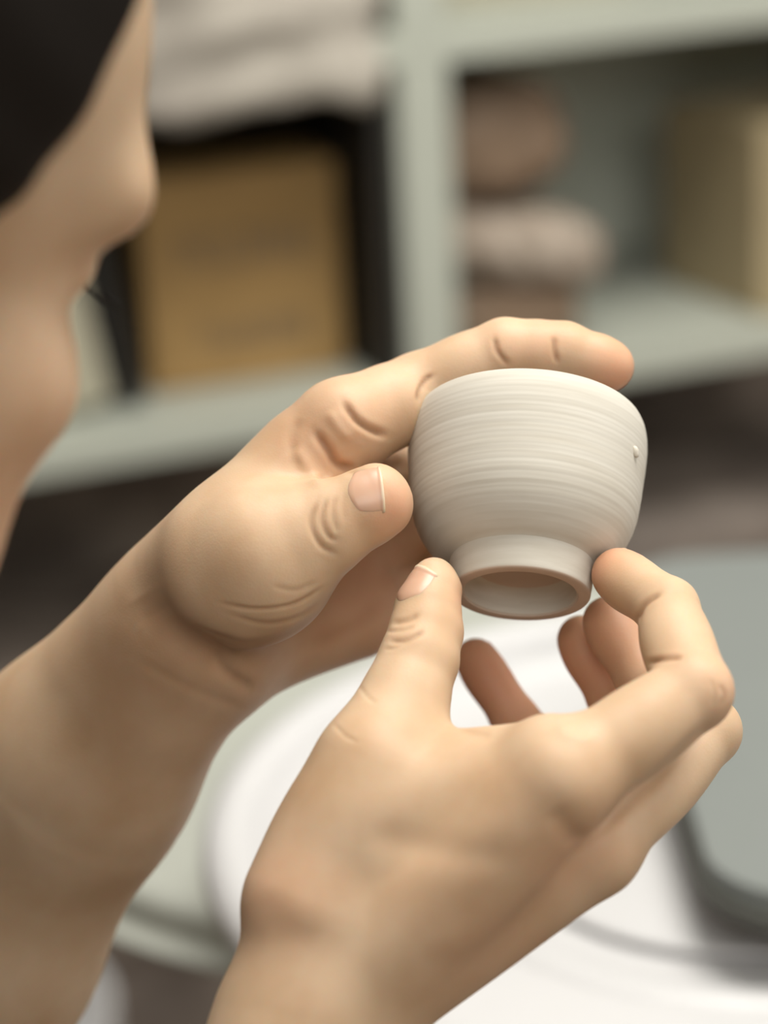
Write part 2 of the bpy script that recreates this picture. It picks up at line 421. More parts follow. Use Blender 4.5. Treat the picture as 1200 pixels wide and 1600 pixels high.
def right_palm(p):
    d = cone(p, R_WR, ri_m, 17, 12.5)
    d = smin(d, cone(p, R_WR + (2, 0, 6), rm_m, 16.0, 11.5), 7)
    d = smin(d, cone(p, R_WR + (0, 2, 12), rr_m, 13.0, 10.0), 6)
    d = smin(d, cone(p, R_WR + (-3, 4, 15), rp_m, 11.5, 8.2), 5)
    d = smin(d, cone(p, rt_cmc, rt_mcp, 15.5, 13), 10)
    # first web and the muscle between thumb and forefinger
    d = smin(d, cone(p, C(600, 1270, 608), C(860, 1215, 596), 15, 10), 9)
    d = smin(d, cone(p, C(640, 1190, 614), C(850, 1185, 604), 6.0, 8.5), 9)
    d = smin(d, ell(p, C(622, 1352, 612), (31, 24, 19)), 12)
    d = smin(d, ell(p, C(860, 1178, 594), (9, 8, 8)), 7)
    d = smin(d, cone(p, C(488, 1450, 604), C(425, 1760, 597), 13.5, 17), 12)
    # forearm
    d = smin(d, cone(p, R_WR, C(405, 1880, 590), 18.5, 24, (1, 0.2, 0.3), 1.05), 14)
    d = smin(d, cone(p, C(405, 1880, 590), C(330, 2250, 575), 26, 31, (1, 0.2, 0.3), 1.08), 14)
    return d
def right_fn(p):
    base = right_palm(p)
    out = smin(base, right_thumb(p), 10)
    for f in right_f.values():
        out = smin(out, smin(base, f(p), 6), 0.8)
    return out
right_strokes = [
    # wrinkles over the thumb's joint
    ([(612, 975), (640, 968), (655, 958)], 4, -0.75, 0.3, ANY), ([(606, 1002), (635, 1000), (665, 984)], 4, -0.8, 0.35, ANY),
    ([(600, 986), (625, 985), (650, 978)], 3, -0.45, 0.15, ANY), ([(598, 1014), (618, 1012), (640, 1002)], 3, -0.35, 0.1, ANY),
    # hollow between the first two knuckles, tendon grooves
    ([(862, 1262), (885, 1290), (905, 1320)], 17, -1.2, 0.16, ANY), ([(1130, 1110), (1050, 1190), (960, 1275), (915, 1330)], 10, -1.3, 0.10, (560, 640)),
    ([(560, 1300), (700, 1330), (820, 1345)], 26, -0.8, 0.0, ANY), ([(400, 1395), (440, 1440), (500, 1480)], 26, -0.4, 0.08, ANY),
    ([(660, 1500), (780, 1440), (880, 1350)], 26, 0.9, 0.22, ANY),
    # bent knuckle of the forefinger
    ([(1122, 1068), (1132, 1085), (1126, 1105)], 4, -0.45, 0.2, ANY), ([(1108, 1060), (1117, 1082), (1113, 1104)], 3.5, -0.3, 0.1, ANY),
    # inner folds of the forefinger
    ([(1034, 925), (1006, 946), (994, 975)], 4, -1.1, 0.5, (0, 655)), ([(1068, 1027), (1040, 1029), (1008, 1036)], 4, -1.1, 0.5, (0, 655)),
    # little wrinkles where the thumb meets the hand
    ([(560, 1070), (575, 1090), (590, 1100)], 3, -0.35, 0.0, ANY), ([(520, 1130), (540, 1150), (560, 1160)], 3, -0.35, 0.0, ANY),
    ([(715, 1128), (735, 1142), (770, 1150)], 7, -0.5, 0.22, ANY), ([(868, 1132), (890, 1150), (930, 1158)], 10, 0.5, 0.05, ANY),
]
# --- left hand (far): palm to the camera, thumb on the cup's side, forefinger over its rim
L_WR = C(312, 972, 676)
li_m, lm_m, lr_m, lp_m = C(536, 668, 662), C(535, 765, 684), C(528, 860, 700), C(522, 948, 705)
left_f = {
    'index': finger_fn([li_m, C(655, 612, 674), C(790, 553, 671), C(880, 553, 671), C(950, 572, 671)], [12.5, 10.8, 9.8, 8.8, 7.3], (0.0, -0.6, -0.7), padk=0.05),
    'middle': finger_fn([lm_m, C(715, 700, 722), C(850, 690, 722), C(930, 700, 716)], [12.4, 9.6, 8.4, 7.0], (0.2, 0, -0.9)),
    'ring': finger_fn([lr_m, C(705, 795, 727), C(835, 775, 722), C(905, 780, 712)], [12.0, 9.2, 8.0, 6.8], (0.2, 0, -0.9)),
    'little': finger_fn([lp_m, C(655, 890, 722), C(735, 862, 712), C(785, 850, 703)], [11.5, 8.2, 7.2, 6.2], (0.2, 0, -0.9)),
}
lt_mcp, lt_ip, lt_tip = C(408, 862, 640), C(515, 822, 640), C(593, 781, 640)
THW = (0.25, 0.9, 0.1)
left_thumb = finger_fn([C(305, 932, 671), lt_mcp, lt_ip, lt_tip], [14.5, 13.5, 10.2, 8.7], (0.5, -0.2, 0.8), THW, 1.16, padk=0.10)
def left_palm(p):
    d = cone(p, L_WR, li_m, 22, 12.5)
    d = smin(d, cone(p, L_WR + (2, -2, 8), lm_m, 20, 12.5), 8)
    d = smin(d, cone(p, L_WR + (4, -5, 12), lr_m, 19, 12.5), 8)
    d = smin(d, cone(p, L_WR + (6, -6, 14), lp_m, 18, 13.5), 8)
    d = smin(d, ell(p, C(392, 893, 647), (23, 20, 17), [(1, 0.35, 0), (-0.35, 1, 0), (0, 0, 1)]), 12)      # ball of the thumb
    d = smin(d, cone(p, C(335, 856, 655), C(470, 720, 664), 12.5, 11), 10)                                    # web to the forefinger
    d = smin(d, cone(p, C(400, 985, 694), C(560, 955, 700), 15, 13), 8)                                     # heel on the little finger's side
    d = smin(d, cone(p, C(376, 862, 656), C(262, 975, 676), 15, 14), 12)
    d = smin(d, cone(p, C(304, 910, 668), C(96, 1150, 706), 15.5, 22), 10)
    # forearm
    d = smin(d, cone(p, L_WR, C(122, 1205, 708), 23.5, 31.3), 8)
    d = smin(d, cone(p, C(122, 1205, 708), C(-55, 1475, 735), 31.3, 38), 14)
    d = smin(d, cone(p, C(-55, 1475, 735), C(-330, 1880, 760), 38, 41), 14)
    return d
def left_fn(p):
    base = left_palm(p)
    out = smin(base, left_thumb(p), 9)
    for f in left_f.values():
        out = smin(out, smin(base, f(p), 6), 0.8)
    return out
left_strokes = [
    # thumb joint wrinkles
    ([(497, 780), (486, 815), (500, 850), (530, 868)], 4.5, -0.8, 0.35, (0, 655)), ([(512, 775), (503, 810), (514, 838), (532, 845)], 4, -0.7, 0.3, (0, 655)),
    ([(525, 772), (520, 800), (528, 835)], 3.5, -0.5, 0.2, (0, 655)), ([(540, 768), (536, 790), (540, 815)], 3, -0.3, 0.1, (0, 655)),
    # fold of the forefinger's root, its bends
    ([(652, 630), (655, 610), (664, 594), (678, 584)], 3.8, -1.1, 0.6, ANY), ([(772, 525), (777, 548), (796, 572)], 4, -0.9, 0.5, ANY),
    ([(866, 524), (866, 545), (872, 570)], 4, -0.9, 0.5, ANY),
    # palm folds
    ([(535, 625), (555, 655), (580, 672), (608, 682)], 6, -1.9, 0.55, ANY), ([(490, 672), (512, 702), (528, 725), (560, 735)], 7, -2.0, 0.6, ANY),
    ([(512, 640), (530, 668), (550, 690)], 9, 0.9, 0.0, ANY), ([(455, 700), (485, 735), (500, 765)], 12, 1.2, 0.0, ANY),
    ([(470, 650), (455, 690), (470, 740)], 9, -0.7, 0.12, ANY), ([(500, 740), (505, 756), (500, 775)], 8, -0.9, 0.2, (640, 720)),
    ([(560, 735), (600, 735), (640, 722)], 12, -1.2, 0.25, (650, 740)),
    # folded skin under the ball of the thumb
    ([(337, 940), (400, 951), (460, 943), (511, 913)], 3.2, -0.62, 0.45, (0, 700)), ([(352, 957), (415, 974), (470, 962), (508, 934)], 4, -0.42, 0.3, (0, 700)),
    ([(300, 985), (380, 1006), (450, 992), (500, 955)], 7, -0.6, 0.25, (0, 700)), ([(425, 915), (462, 922), (496, 908)], 4, -0.3, 0.12, (0, 690)),
    # hollow of the wrist
    ([(225, 925), (255, 975), (310, 1010), (370, 1040)], 28, -3.2, 0.30, (0, 720)), ([(330, 1030), (370, 1062), (400, 1075)], 10, -1.2, 0.25, ANY),
    ([(215, 1030), (300, 1075), (390, 1110)], 9, -0.35, 0.1, ANY),
    ([(480, 1010), (560, 975), (600, 930)], 14, -0.8, 0.18, ANY),
]
def nail_mesh(fn, cen, ldir, nrm, w, l, parent, label=None):
    """a curved plate laid on the finger's surface"""
    fr = frame(ldir, nrm); Ld, Wd, Nd = fr
    nu, nv = 17, 15
    cen0 = np.asarray(cen, float) + Nd * 4
    for _ in range(20): cen0 = cen0 - float(fn(cen0[None])[0]) * 0.8 * Nd
    pts = []; edge = []
    for i in range(nu):
        u = i / (nu - 1)
        for j in range(nv):
            v = j / (nv - 1) * 2 - 1
            ww = w / 2 * (1 - 0.20 * (1 - u) ** 2)
            x = (u - 0.5) * l
            bow = (v * v) * l * 0.16
            xx = x + bow * (1 - u) - bow * u * 0.9
            pts.append(cen0 + Ld * xx + Wd * v * ww * 0.96 + Nd * (2.0 - 3.5 * v * v)); edge.append(u)
    pts = np.array(pts); edge = np.array(edge); vv = np.tile(np.linspace(-1, 1, nv), nu)
    for _ in range(12): pts = pts - (np.clip(fn(pts), -3, 3) * 0.8)[:, None] * grad(fn, pts)
    g = grad(fn, pts)
    lift = 0.42 * np.clip((1 - np.abs(vv) ** 4), 0, 1) * np.clip(edge * 8, 0, 1) - 0.12
    lift = lift + 0.25 * (edge > 0.93)
    top = pts + g * lift[:, None]; bot = pts - g * 0.9
    n = nu * nv; F = []
    for i in range(nu - 1):
        for j in range(nv - 1):
            a = i * nv + j
            F.append((a, a + 1, a + nv + 1, a + nv)); F.append((n + a, n + a + nv, n + a + nv + 1, n + a + 1))
    ring = [j for j in range(nv)] + [i * nv + nv - 1 for i in range(1, nu)] + [(nu - 1) * nv + j for j in range(nv - 2, -1, -1)] + [i * nv for i in range(nu - 2, 0, -1)]
    for k in range(len(ring)):
        a, b = ring[k], ring[(k + 1) % len(ring)]; F.append((b, a, n + a, n + b))
    V = to_world(np.vstack([top, bot]))
    o = mesh_obj('fingernail', V, F, M_nail, parent, V.mean(0), attrs={'edge': np.r_[edge, edge]})
    if label: o['label'] = label
    return o

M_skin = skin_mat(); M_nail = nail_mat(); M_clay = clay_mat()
def build_hand(fn, lo, hi, h, strokes, flush):
    V, Q = surface_net(fn, lo, hi, h)
    V = relax(V, Q, 2, 0.5)
    nr = normals(V, Q)
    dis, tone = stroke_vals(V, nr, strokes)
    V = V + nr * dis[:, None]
    fl = np.zeros(len(V))
    for c, r, a in flush:
        d2 = ((V - c) ** 2).sum(1); fl = np.maximum(fl, a * np.exp(-d2 / (r * r)))
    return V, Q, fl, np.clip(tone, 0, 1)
HRES = 0.7
rh = build_hand(right_fn, (-62, -240, 545), (112, -2, 730), HRES, right_strokes,
                [(C(945, 880, 645), 9, .7), (C(715, 960, 640), 9, .5), (C(1125, 1080, 600), 11, .35), (C(945, 980, 668), 22, .55), (C(900, 1050, 688), 24, .75),
                 (C(770, 1080, 702), 24, .8), (C(880, 1320, 590), 16, .35), (C(430, 1390, 596), 16, .28), (C(740, 1440, 600), 22, .25)])
lh = build_hand(left_fn, (-185, -190, 600), (88, 60, 810), HRES, left_strokes,
                [(C(620, 790, 632), 9, .55), (C(955, 590, 668), 10, .75), (C(510, 690, 660), 14, .45), (C(560, 640, 660), 14, .3), (C(480, 760, 665), 12, .4),
                 (C(560, 900, 690), 26, .45), (C(600, 560, 664), 12, .2), (C(300, 1010, 665), 30, .15), (C(820, 530, 664), 14, .25)])

# ------------------------------------------------------------------ head, trunk and upper arms of the same body (coarser, mostly out of frame)
def unit(v): v = np.asarray(v, float); return v / np.linalg.norm(v)
HEAD_YAW, HEAD_PITCH, HEAD_ROLL = math.radians(47.2), math.radians(25.2), math.radians(10)
HEAD_O = C(-459, 205.5, 496.1)                    # middle of the head at eye level
wup = np.array([AX_R[2], AX_U[2], AX_F[2]])   # world up in the camera frame
wfw = unit(np.array([math.cos(HEAD_YAW), 0, math.sin(HEAD_YAW)]) - 0)
wfw = unit(wfw - wup * (wfw @ wup))
wlf = np.cross(wfw, wup); wlf = wlf if wlf[2] > 0 else -wlf        # person's left is away from the camera
hf = unit(wfw * math.cos(HEAD_PITCH) - wup * math.sin(HEAD_PITCH)); hu = unit(wup * math.cos(HEAD_PITCH) + wfw * math.sin(HEAD_PITCH))
hl, hu = wlf * math.cos(HEAD_ROLL) + hu * math.sin(HEAD_ROLL), hu * math.cos(HEAD_ROLL) - wlf * math.sin(HEAD_ROLL)
HM = np.array([hf, hl, hu])                  # rows: forward, left, up
def H(x, y, z): return HEAD_O + HM.T @ np.array([x, y, z], float)
def head_local(q):
    d = ell(q, (-18, 0, 35), (88, 74, 82))                         # skull
    d = smin(d, ell(q, (28, 0, 25), (58, 64, 72)), 14)             # forehead
    d = smin(d, ell(q, (34, 0, -35), (46, 52, 62)), 18)            # face
    for s in (-1, 1):
        d = smin(d, ell(q, (66.5, 30 * s, 18), (14, 27, 12)), 14)      # brow ridge
        d = smin(d, ell(q, (57, 43 * s, -28), (20, 18, 18)), 16)   # cheekbone
        d = smin(d, ell(q, (47, 41 * s, -70), (28, 20, 40)), 16)   # cheek
        d = smax(d, -ell(q, (86, 34 * s, 0), (16, 20, 11)), 8)     # eye socket
        d = smin(d, ell(q, (66, 32 * s, 0), (13, 14, 11)), 4)      # lids over the eyeball
        d = smin(d, cone(q, (-4, 64 * s, -50), (52, 30 * s, -98), 14, 13), 16)   # jaw
        e = ell(q, (-6, 75 * s, -12), (17, 6, 31), frame((1, 0.35 * s, 0.2), (0, 0, 1)))
        e = smax(e, -ell(q, (-2, 82 * s, -8), (9, 6, 16)), 3)
        d = smin(d, e, 4)
    d = smin(d, cone(q, (84, 0, 4), (104, 0, -34), 6, 10), 7)      # nose
    for s in (-1, 1): d = smin(d, ell(q, (96, 10 * s, -37), (9, 8, 7)), 4)
    d = smin(d, ell(q, (84, 0, -62), (9, 24, 6)), 5)               # lips
    d = smin(d, ell(q, (81, 0, -72), (9, 20, 6)), 5)
    d = smin(d, ell(q, (70, 0, -100), (18, 20, 16)), 12)           # chin
    return d
NECK = H(-60, 0, -150)
L_SH = C(-2400, 1700, 640); L_EL = C(-560, 2190, 722)
R_SH = NECK + wup * -50 - wlf * 165 - wfw * 60
L_SH = NECK + wup * -50 + wlf * 165 - wfw * 60
L_EL = C(-330, 1880, 760) + (-28, -22, 4); R_EL = C(330, 2250, 575) + (-14, -60, -18)
CHEST = NECK + wup * -210 - wfw * 70; BELLY = NECK + wup * -440 - wfw * 95
def body_fn(p):
    d = head_local((p - HEAD_O) @ HM.T)
    d = smin(d, cone(p, H(-32, 0, -30), NECK - wfw * 25, 52, 55), 16)
    d = smin(d, cone(p, NECK - wfw * 40 - wup * 30, CHEST, 62, 100, wlf, 1.35), 40)
    d = smin(d, cone(p, CHEST, BELLY, 100, 95, wlf, 1.35), 40)
    for sh, el, hand_end in ((L_SH, L_EL, C(-45, 1480, 735)), (R_SH, R_EL, C(396, 1950, 588))):
        d = smin(d, cone(p, NECK - wfw * 40 - wup * 40, sh, 48, 52), 30)
        a = cone(p, sh, el, 50, 42)
        a = smin(a, cone(p, el, hand_end + (el - hand_end) * 0.5, 41, 35), 12)
        d = smin(d, a, 14)
    return d
bd = (lambda pts: surface_net(body_fn, pts.min(0) - 190, pts.max(0) + 150, 3.2))(np.array([HEAD_O, L_SH, R_SH, L_EL, R_EL, BELLY, C(396, 1950, 588)]))
bV, bQ = relax(bd[0], bd[1], 2), bd[1]
keep = (600 + FPX * bV[:, 0] / np.maximum(bV[:, 2], 60))
def joined(parts):
    Vs, Qs, f, t, n = [], [], [], [], 0
    for V, Q, a, b in parts:
        Vs.append(V); Qs.append(Q + n); f.append(a); t.append(b); n += len(V)
    return np.vstack(Vs), np.vstack(Qs), np.concatenate(f), np.concatenate(t)
ql = (bV - HEAD_O) @ HM.T
bfl = np.maximum(0.3 * np.exp(-((ql - (66, -42, -48)) ** 2).sum(1) / 40 ** 2), 0.5 * np.exp(-((ql - (100, 0, -34)) ** 2).sum(1) / 18 ** 2))
bfl = np.maximum(bfl, 0.9 * np.exp(-(((ql - (88, 0, -67)) / (8, 24, 8)) ** 2).sum(1)))
V, Q, f_, t_ = joined([rh, lh, (bV, bQ, bfl, np.zeros(len(bV)))])
person_o = to_world(BELLY - wup * 60)[0]
person = empty('person', tuple(person_o), 'dark haired person bending over the small clay cup held up in both bare hands', 'person')
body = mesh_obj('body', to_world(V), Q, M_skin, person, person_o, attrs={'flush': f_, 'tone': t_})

# fingernails
nail_mesh(left_thumb, C(591, 772, 640), (0.86, 0.16, -0.25), (-0.22, 0.26, -0.94), 16.5, 11.0, person, 'short thumbnail with a pale free edge')
nail_mesh(right_thumb, C(656, 912, 636), (0.36, 0.92, 0.12), (-0.60, 0.28, -0.74), 12.5, 14.0, person)
for fn, a, b, pad in ((right_f['index'], C(1048, 948, 628), C(966, 897, 646), (-0.45, -0.6, -0.5)), (right_f['middle'], C(1010, 1065, 664), C(950, 970, 672), (-0.45, -0.5, -0.5)),
                      (right_f['ring'], C(962, 1095, 684), C(908, 998, 687), (-0.5, -0.5, -0.5)), (right_f['little'], C(800, 1132, 700), C(744, 1030, 704), (-0.7, -0.3, -0.6)),
                      (left_f['index'], C(880, 553, 671), C(950, 572, 671), (0.0, -0.6, -0.7)), (left_f['middle'], C(850, 690, 722), C(930, 700, 716), (0.2, 0, -0.9)),
                      (left_f['ring'], C(835, 775, 722), C(905, 780, 712), (0.2, 0, -0.9)), (left_f['little'], C(735, 862, 712), C(785, 850, 703), (0.2, 0, -0.9))):
    u = unit(b - a); nn = -np.asarray(pad, float); nn = unit(nn - u * (nn @ u))
    nail_mesh(fn, b - u * 0.5, u, nn, 10.0, 9.5, person)

# hair: a close cap drawn back into a low bun, strands as ridges
M_hair, nt, b_ = new_mat('dark_hair')
b_.inputs['Base Color'].default_value = (0.012, 0.009, 0.007, 1); b_.inputs['Roughness'].default_value = 0.7; b_.inputs['Specular IOR Level'].default_value = 0.12
def hair_fn(p):
    q = (p - HEAD_O) @ HM.T
    d = ell(q, (-22, 0, 42), (95, 82, 88))
    d = smin(d, ell(q, (25, 0, 42), (62, 72, 66)), 14)
    d = smin(d, ell(q, (-100, 0, 0), (34, 36, 34)), 10)
    # the face side is cut away along the hairline
    cut = (q[:, 0] - 30 - 0.20 * q[:, 2]) * 0.93
    d = smax(d, cut, 10)
    d = smax(d, -(q[:, 2] + 40 + 0.35 * q[:, 0]), 8)
    ang = np.arctan2(q[:, 1], q[:, 2] + 20)
    return d + 0.35 * np.sin(ang * 34 + 3 * np.sin(ang * 5) + np.sin(q[:, 0] * 0.05) * 2)
hp = np.array([H(s[0], s[1], s[2]) for s in ((-140, -90, -60), (120, 90, 140), (-140, 90, 140), (120, -90, -60), (-140, 90, -60), (120, 90, -60), (-140, -90, 140), (120, -90, 140))])
hV, hQ = surface_net(hair_fn, hp.min(0), hp.max(0), 1.8)
mesh_obj('hair', to_world(relax(hV, hQ, 1)), hQ, M_hair, person, to_world(HEAD_O)[0])
# eyelashes and eyebrow on both sides
def tube_verts(pts, r0, r1, n=5):
    pts = np.asarray(pts, float); out = []; 
    for i, p in enumerate(pts):
        t = unit(pts[min(i + 1, len(pts) - 1)] - pts[max(i - 1, 0)]); a = unit(np.cross(t, (0.3, 0.5, 0.8))); b = np.cross(t, a)
        r = r0 + (r1 - r0) * i / (len(pts) - 1)
        for k in range(n): out.append(p + r * (a * math.cos(k * 2 * math.pi / n) + b * math.sin(k * 2 * math.pi / n)))
    F = [(i * n + k, i * n + (k + 1) % n, (i + 1) * n + (k + 1) % n, (i + 1) * n + k) for i in range(len(pts) - 1) for k in range(n)]
    F += [tuple(range(n))[::-1], tuple((len(pts) - 1) * n + k for k in range(n))]
    return out, F
for s in (-1, 1):
    VV, FF = [], []
    for k in range(26):
        a = -1.0 + 2.0 * k / 25; y = s * (32 + 14 * a)
        x0 = 78 - 5 * a * a; pts = [H(x0, y, -3), H(x0 + 3.5, y + s * a * 1.5, -4.5), H(x0 + 6.5, y + s * a * 3, -4)]
        v, f = tube_verts(pts, 0.32, 0.08, 4); FF += [tuple(i + len(VV) for i in q) for q in f]; VV += v
    mesh_obj('eyelashes', to_world(np.array(VV)), FF, M_hair, person, to_world(H(80, 32 * s, -3))[0])
    VV, FF = [], []
    for k in range(60):
        a = rng.uniform(-1, 1); y = s * (34 + 20 * a); zz = 22 - 5 * max(0, a) ** 2 * 1.2 + rng.uniform(-2.2, 2.2)
        x0 = 85.5 - 0.010 * (y * y) * 0.9
        v, f = tube_verts([H(x0, y, zz), H(x0 + 1, y + s * 4, zz + 1.2)], 0.35, 0.15, 4); FF += [tuple(i + len(VV) for i in q) for q in f]; VV += v
    mesh_obj('eyebrow', to_world(np.array(VV)), FF, M_hair, person, to_world(H(80, 34 * s, 22))[0])

# shirt with rolled sleeves (below and beside the frame)
M_shirt = simple('dark_cotton', (0.05, 0.05, 0.055), 0.9, noise=0.3, scale=60, bump=0.3, bscale=900)
def shirt_fn(p):
    d = cone(p, NECK - wfw * 40 - wup * 60, CHEST, 70, 108, wlf, 1.35)
    d = smin(d, cone(p, CHEST, BELLY - wup * 40, 108, 106, wlf, 1.35), 40)
    for sh, el in ((L_SH, L_EL), (R_SH, R_EL)):
        d = smin(d, cone(p, NECK - wfw * 40 - wup * 52, sh, 52, 62), 30)
        d = smin(d, cone(p, sh, el, 60, 54), 18)
    for el, to in ((L_EL, C(-45, 1480, 735)), (R_EL, C(396, 1950, 588))):
        d = smin(d, cone(p, el, el + (to - el) * 0.40, 53, 49), 10)
    d = smax(d, -ell(p, NECK + wup * 10, (66, 60, 66)), 6)
    return d + 1.3 * np.sin(p[:, 0] * 0.06 + np.sin(p[:, 1] * 0.05) * 2) * np.sin(p[:, 2] * 0.05)
sp_ = np.array([L_SH, R_SH, L_EL, R_EL, BELLY, CHEST, NECK])
sV, sQ = surface_net(shirt_fn, sp_.min(0) - 160, sp_.max(0) + 100, 5)
mesh_obj('shirt', to_world(relax(sV, sQ, 1)), sQ, M_shirt, person, to_world(CHEST)[0])

# trousers and shoes (below the frame), stool
PEL = BELLY - wup * 95
pel_w = to_world(PEL)[0]
def at_height(q, z):                       # same spot, other world height (m)
    return q + wup * ((z - to_world(q)[0][2]) * 1000)
KN = [at_height(PEL + wfw * 390 + wlf * k * 140, 0.50) for k in (-1, 1)]
AN = [at_height(PEL + wfw * 400 + wlf * k * 150, 0.09) for k in (-1, 1)]
SEAT = pel_w[2] - 0.10
def trouser_fn(p):
    d = ell(p, PEL + wup * 20, (150, 120, 135), frame(wlf, wup))
    for kn, an, k in zip(KN, AN, (-1, 1)):
        d = smin(d, cone(p, PEL + wlf * k * 70 - wup * 10, kn, 82, 64), 30)
        d = smin(d, cone(p, kn, an, 62, 52), 16)
    return d
tp = np.array(KN + AN + [PEL])
tV, tQ = surface_net(trouser_fn, tp.min(0) - 170, tp.max(0) + 170, 7)
mesh_obj('trousers', to_world(relax(tV, tQ, 1)), tQ, simple('grey_denim', (0.09, 0.10, 0.12), 0.9, noise=0.3, scale=60), person, pel_w)
for an in AN:
    a0 = at_height(an - wfw * 30, 0.045); a1 = at_height(an + wfw * 140, 0.035)
    def shoe_fn(p, a0=a0, a1=a1, an=an):
        d = smin(cone(p, a0, a1, 44, 34), cone(p, an, a0 + wup * 10, 40, 40), 20)
        return smax(d, -((p - at_height(an, 0.0)) @ wup) + 1, 4)
    pts_ = np.array([a0, a1, an]); sV2, sQ2 = surface_net(shoe_fn, pts_.min(0) - 90, pts_.max(0) + 90, 5)
    mesh_obj('shoe', to_world(relax(sV2, sQ2, 1)), sQ2, simple('shoe_leather', (0.03, 0.025, 0.02), 0.5), person, to_world(a0)[0])

# ------------------------------------------------------------------ the cup
foot_c, rim_c = C(813, 929, 652), C(826, 655, 674)
ax = unit(rim_c - foot_c)
def lathe(profile, n=160):
    prof = np.array(profile, float); V = []; F = []
    a = np.linspace(0, 2 * np.pi, n, endpoint=False)
    for r, z in prof: V.append(np.stack([r * np.cos(a), r * np.sin(a), np.full(n, z)], 1))
    V = np.concatenate(V)
    i = np.arange(n); j = (i + 1) % n; F = []
    for k in range(len(prof) - 1):
        F.append(np.stack([k * n + i, k * n + j, (k + 1) * n + j, (k + 1) * n + i], 1))
    return V, np.concatenate(F)
def fine(pts, step=0.5):
    line = smooth_line(pts, 10)
    d = np.r_[0, np.cumsum(np.linalg.norm(np.diff(line, axis=0), axis=1))]
    s = np.linspace(0, d[-1], int(d[-1] / step) + 2)
    return np.stack([np.interp(s, d, line[:, 0]), np.interp(s, d, line[:, 1])], 1)
outer = fine([(20.0, 9.2), (22.6, 10.6), (25.6, 13.2), (28.6, 17.4), (30.6, 22.5), (31.6, 28), (32.3, 34), (32.9, 40), (33.1, 45), (32.6, 49), (31.6, 51.6), (30.9, 52.5)], 0.35)
zz = outer[:, 1]
ripple = 0.10 * np.sin(zz * 1.9) * (zz > 12) + 0.07 * np.sin(zz * 4.3 + 1) + 0.05 * np.sin(zz * 7.7)
for zc, dp, wd in ((44.3, -0.20, 0.22), (40.6, -0.16, 0.25), (38.2, 0.10, 0.3), (33.5, -0.12, 0.3), (27.6, -0.16, 0.3), (25.2, 0.13, 0.35), (22.4, -0.14, 0.3), (19.5, -0.12, 0.25)):
    ripple += dp * np.exp(-((zz - zc) / wd) ** 2)
ripple *= 0.22 * np.clip((52 - zz) / 3, 0, 1)
outer[:, 0] += ripple
prof = [(0.0, 8.2), (5, 8.2), (9.5, 8.0), (12.4, 7.5), (14.0, 6.2), (14.7, 4.2), (15.0, 2.2), (15.05, 0.9), (15.1, 0.55), (15.25, 0.45), (15.45, 0.5), (15.55, 0.35), (15.65, 0.0), (16.1, -0.05), (17.6, -0.05), (18.4, -0.02), (18.7, 0.1), (18.9, 0.4), (19.0, 1.2)]
prof += [(19.25, 3), (19.4, 5), (19.55, 6.6), (19.7, 7.6), (19.6, 8.4), (19.55, 8.9)] + outer.tolist()
prof += [(30.2, 52.9), (29.5, 52.7), (29.0, 52), (28.8, 50), (29.0, 45), (28.7, 38), (27.9, 30), (26.5, 23), (23, 17), (17, 14), (9, 12.8), (0.0, 12.5)]
cv_, cf_ = lathe(prof, 192)
cup_o = to_world(foot_c)[0]
e1 = unit(np.cross(ax, (0, 0, 1))); e2 = np.cross(ax, e1)
A3 = np.stack([e1, e2, ax], 1)                      # local -> camera frame
R3 = np.stack([AX_R, AX_U, AX_F], 1) @ A3            # local -> world
if np.linalg.det(R3) < 0: e2 = -e2; A3 = np.stack([e1, e2, ax], 1); R3 = np.stack([AX_R, AX_U, AX_F], 1) @ A3
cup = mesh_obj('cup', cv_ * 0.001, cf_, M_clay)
cup.data.set_sharp_from_angle(angle=math.radians(38))
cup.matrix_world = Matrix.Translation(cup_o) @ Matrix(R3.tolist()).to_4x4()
tag(cup, 'small off-white unglazed clay cup held upside down with its foot ring showing', 'cup')
# crumb of clay stuck to the side
bmc = bmesh.new(); bmesh.ops.create_icosphere(bmc, subdivisions=2, radius=1)
for v in bmc.verts: v.co = Vector((v.co.x * 1.3, v.co.y * 0.65, v.co.z * 0.55)) * (1 + 0.15 * math.sin(v.co.x * 5 + v.co.y * 3))
crumb = bm_obj('clay_crumb', bmc, simple('dry_clay_crumb', (0.66, 0.61, 0.53), 0.85), cup, smooth=True)
CW = None
def surf_on_cup(px, py):
    """point of the cup's wall seen at a pixel"""
    ray = unit(C(px, py, 1000)); r_of = lambda z: np.interp(z, outer[:, 1], outer[:, 0])
    for t in np.arange(600, 700, 0.05):
        q = (ray * t - foot_c) @ A3
        if 10 < q[2] < 52 and math.hypot(q[0], q[1]) < r_of(q[2]): return q
    return np.array([33, 0, 35.])
q = surf_on_cup(992, 707); an = math.atan2(q[1], q[0])
crumb.scale = (0.0013, 0.0013, 0.0016); crumb.location = (q + np.array([math.cos(an), math.sin(an), 0]) * 0.25) * 0.001
crumb.rotation_euler = (0.0, 0.9, an + math.pi / 2)

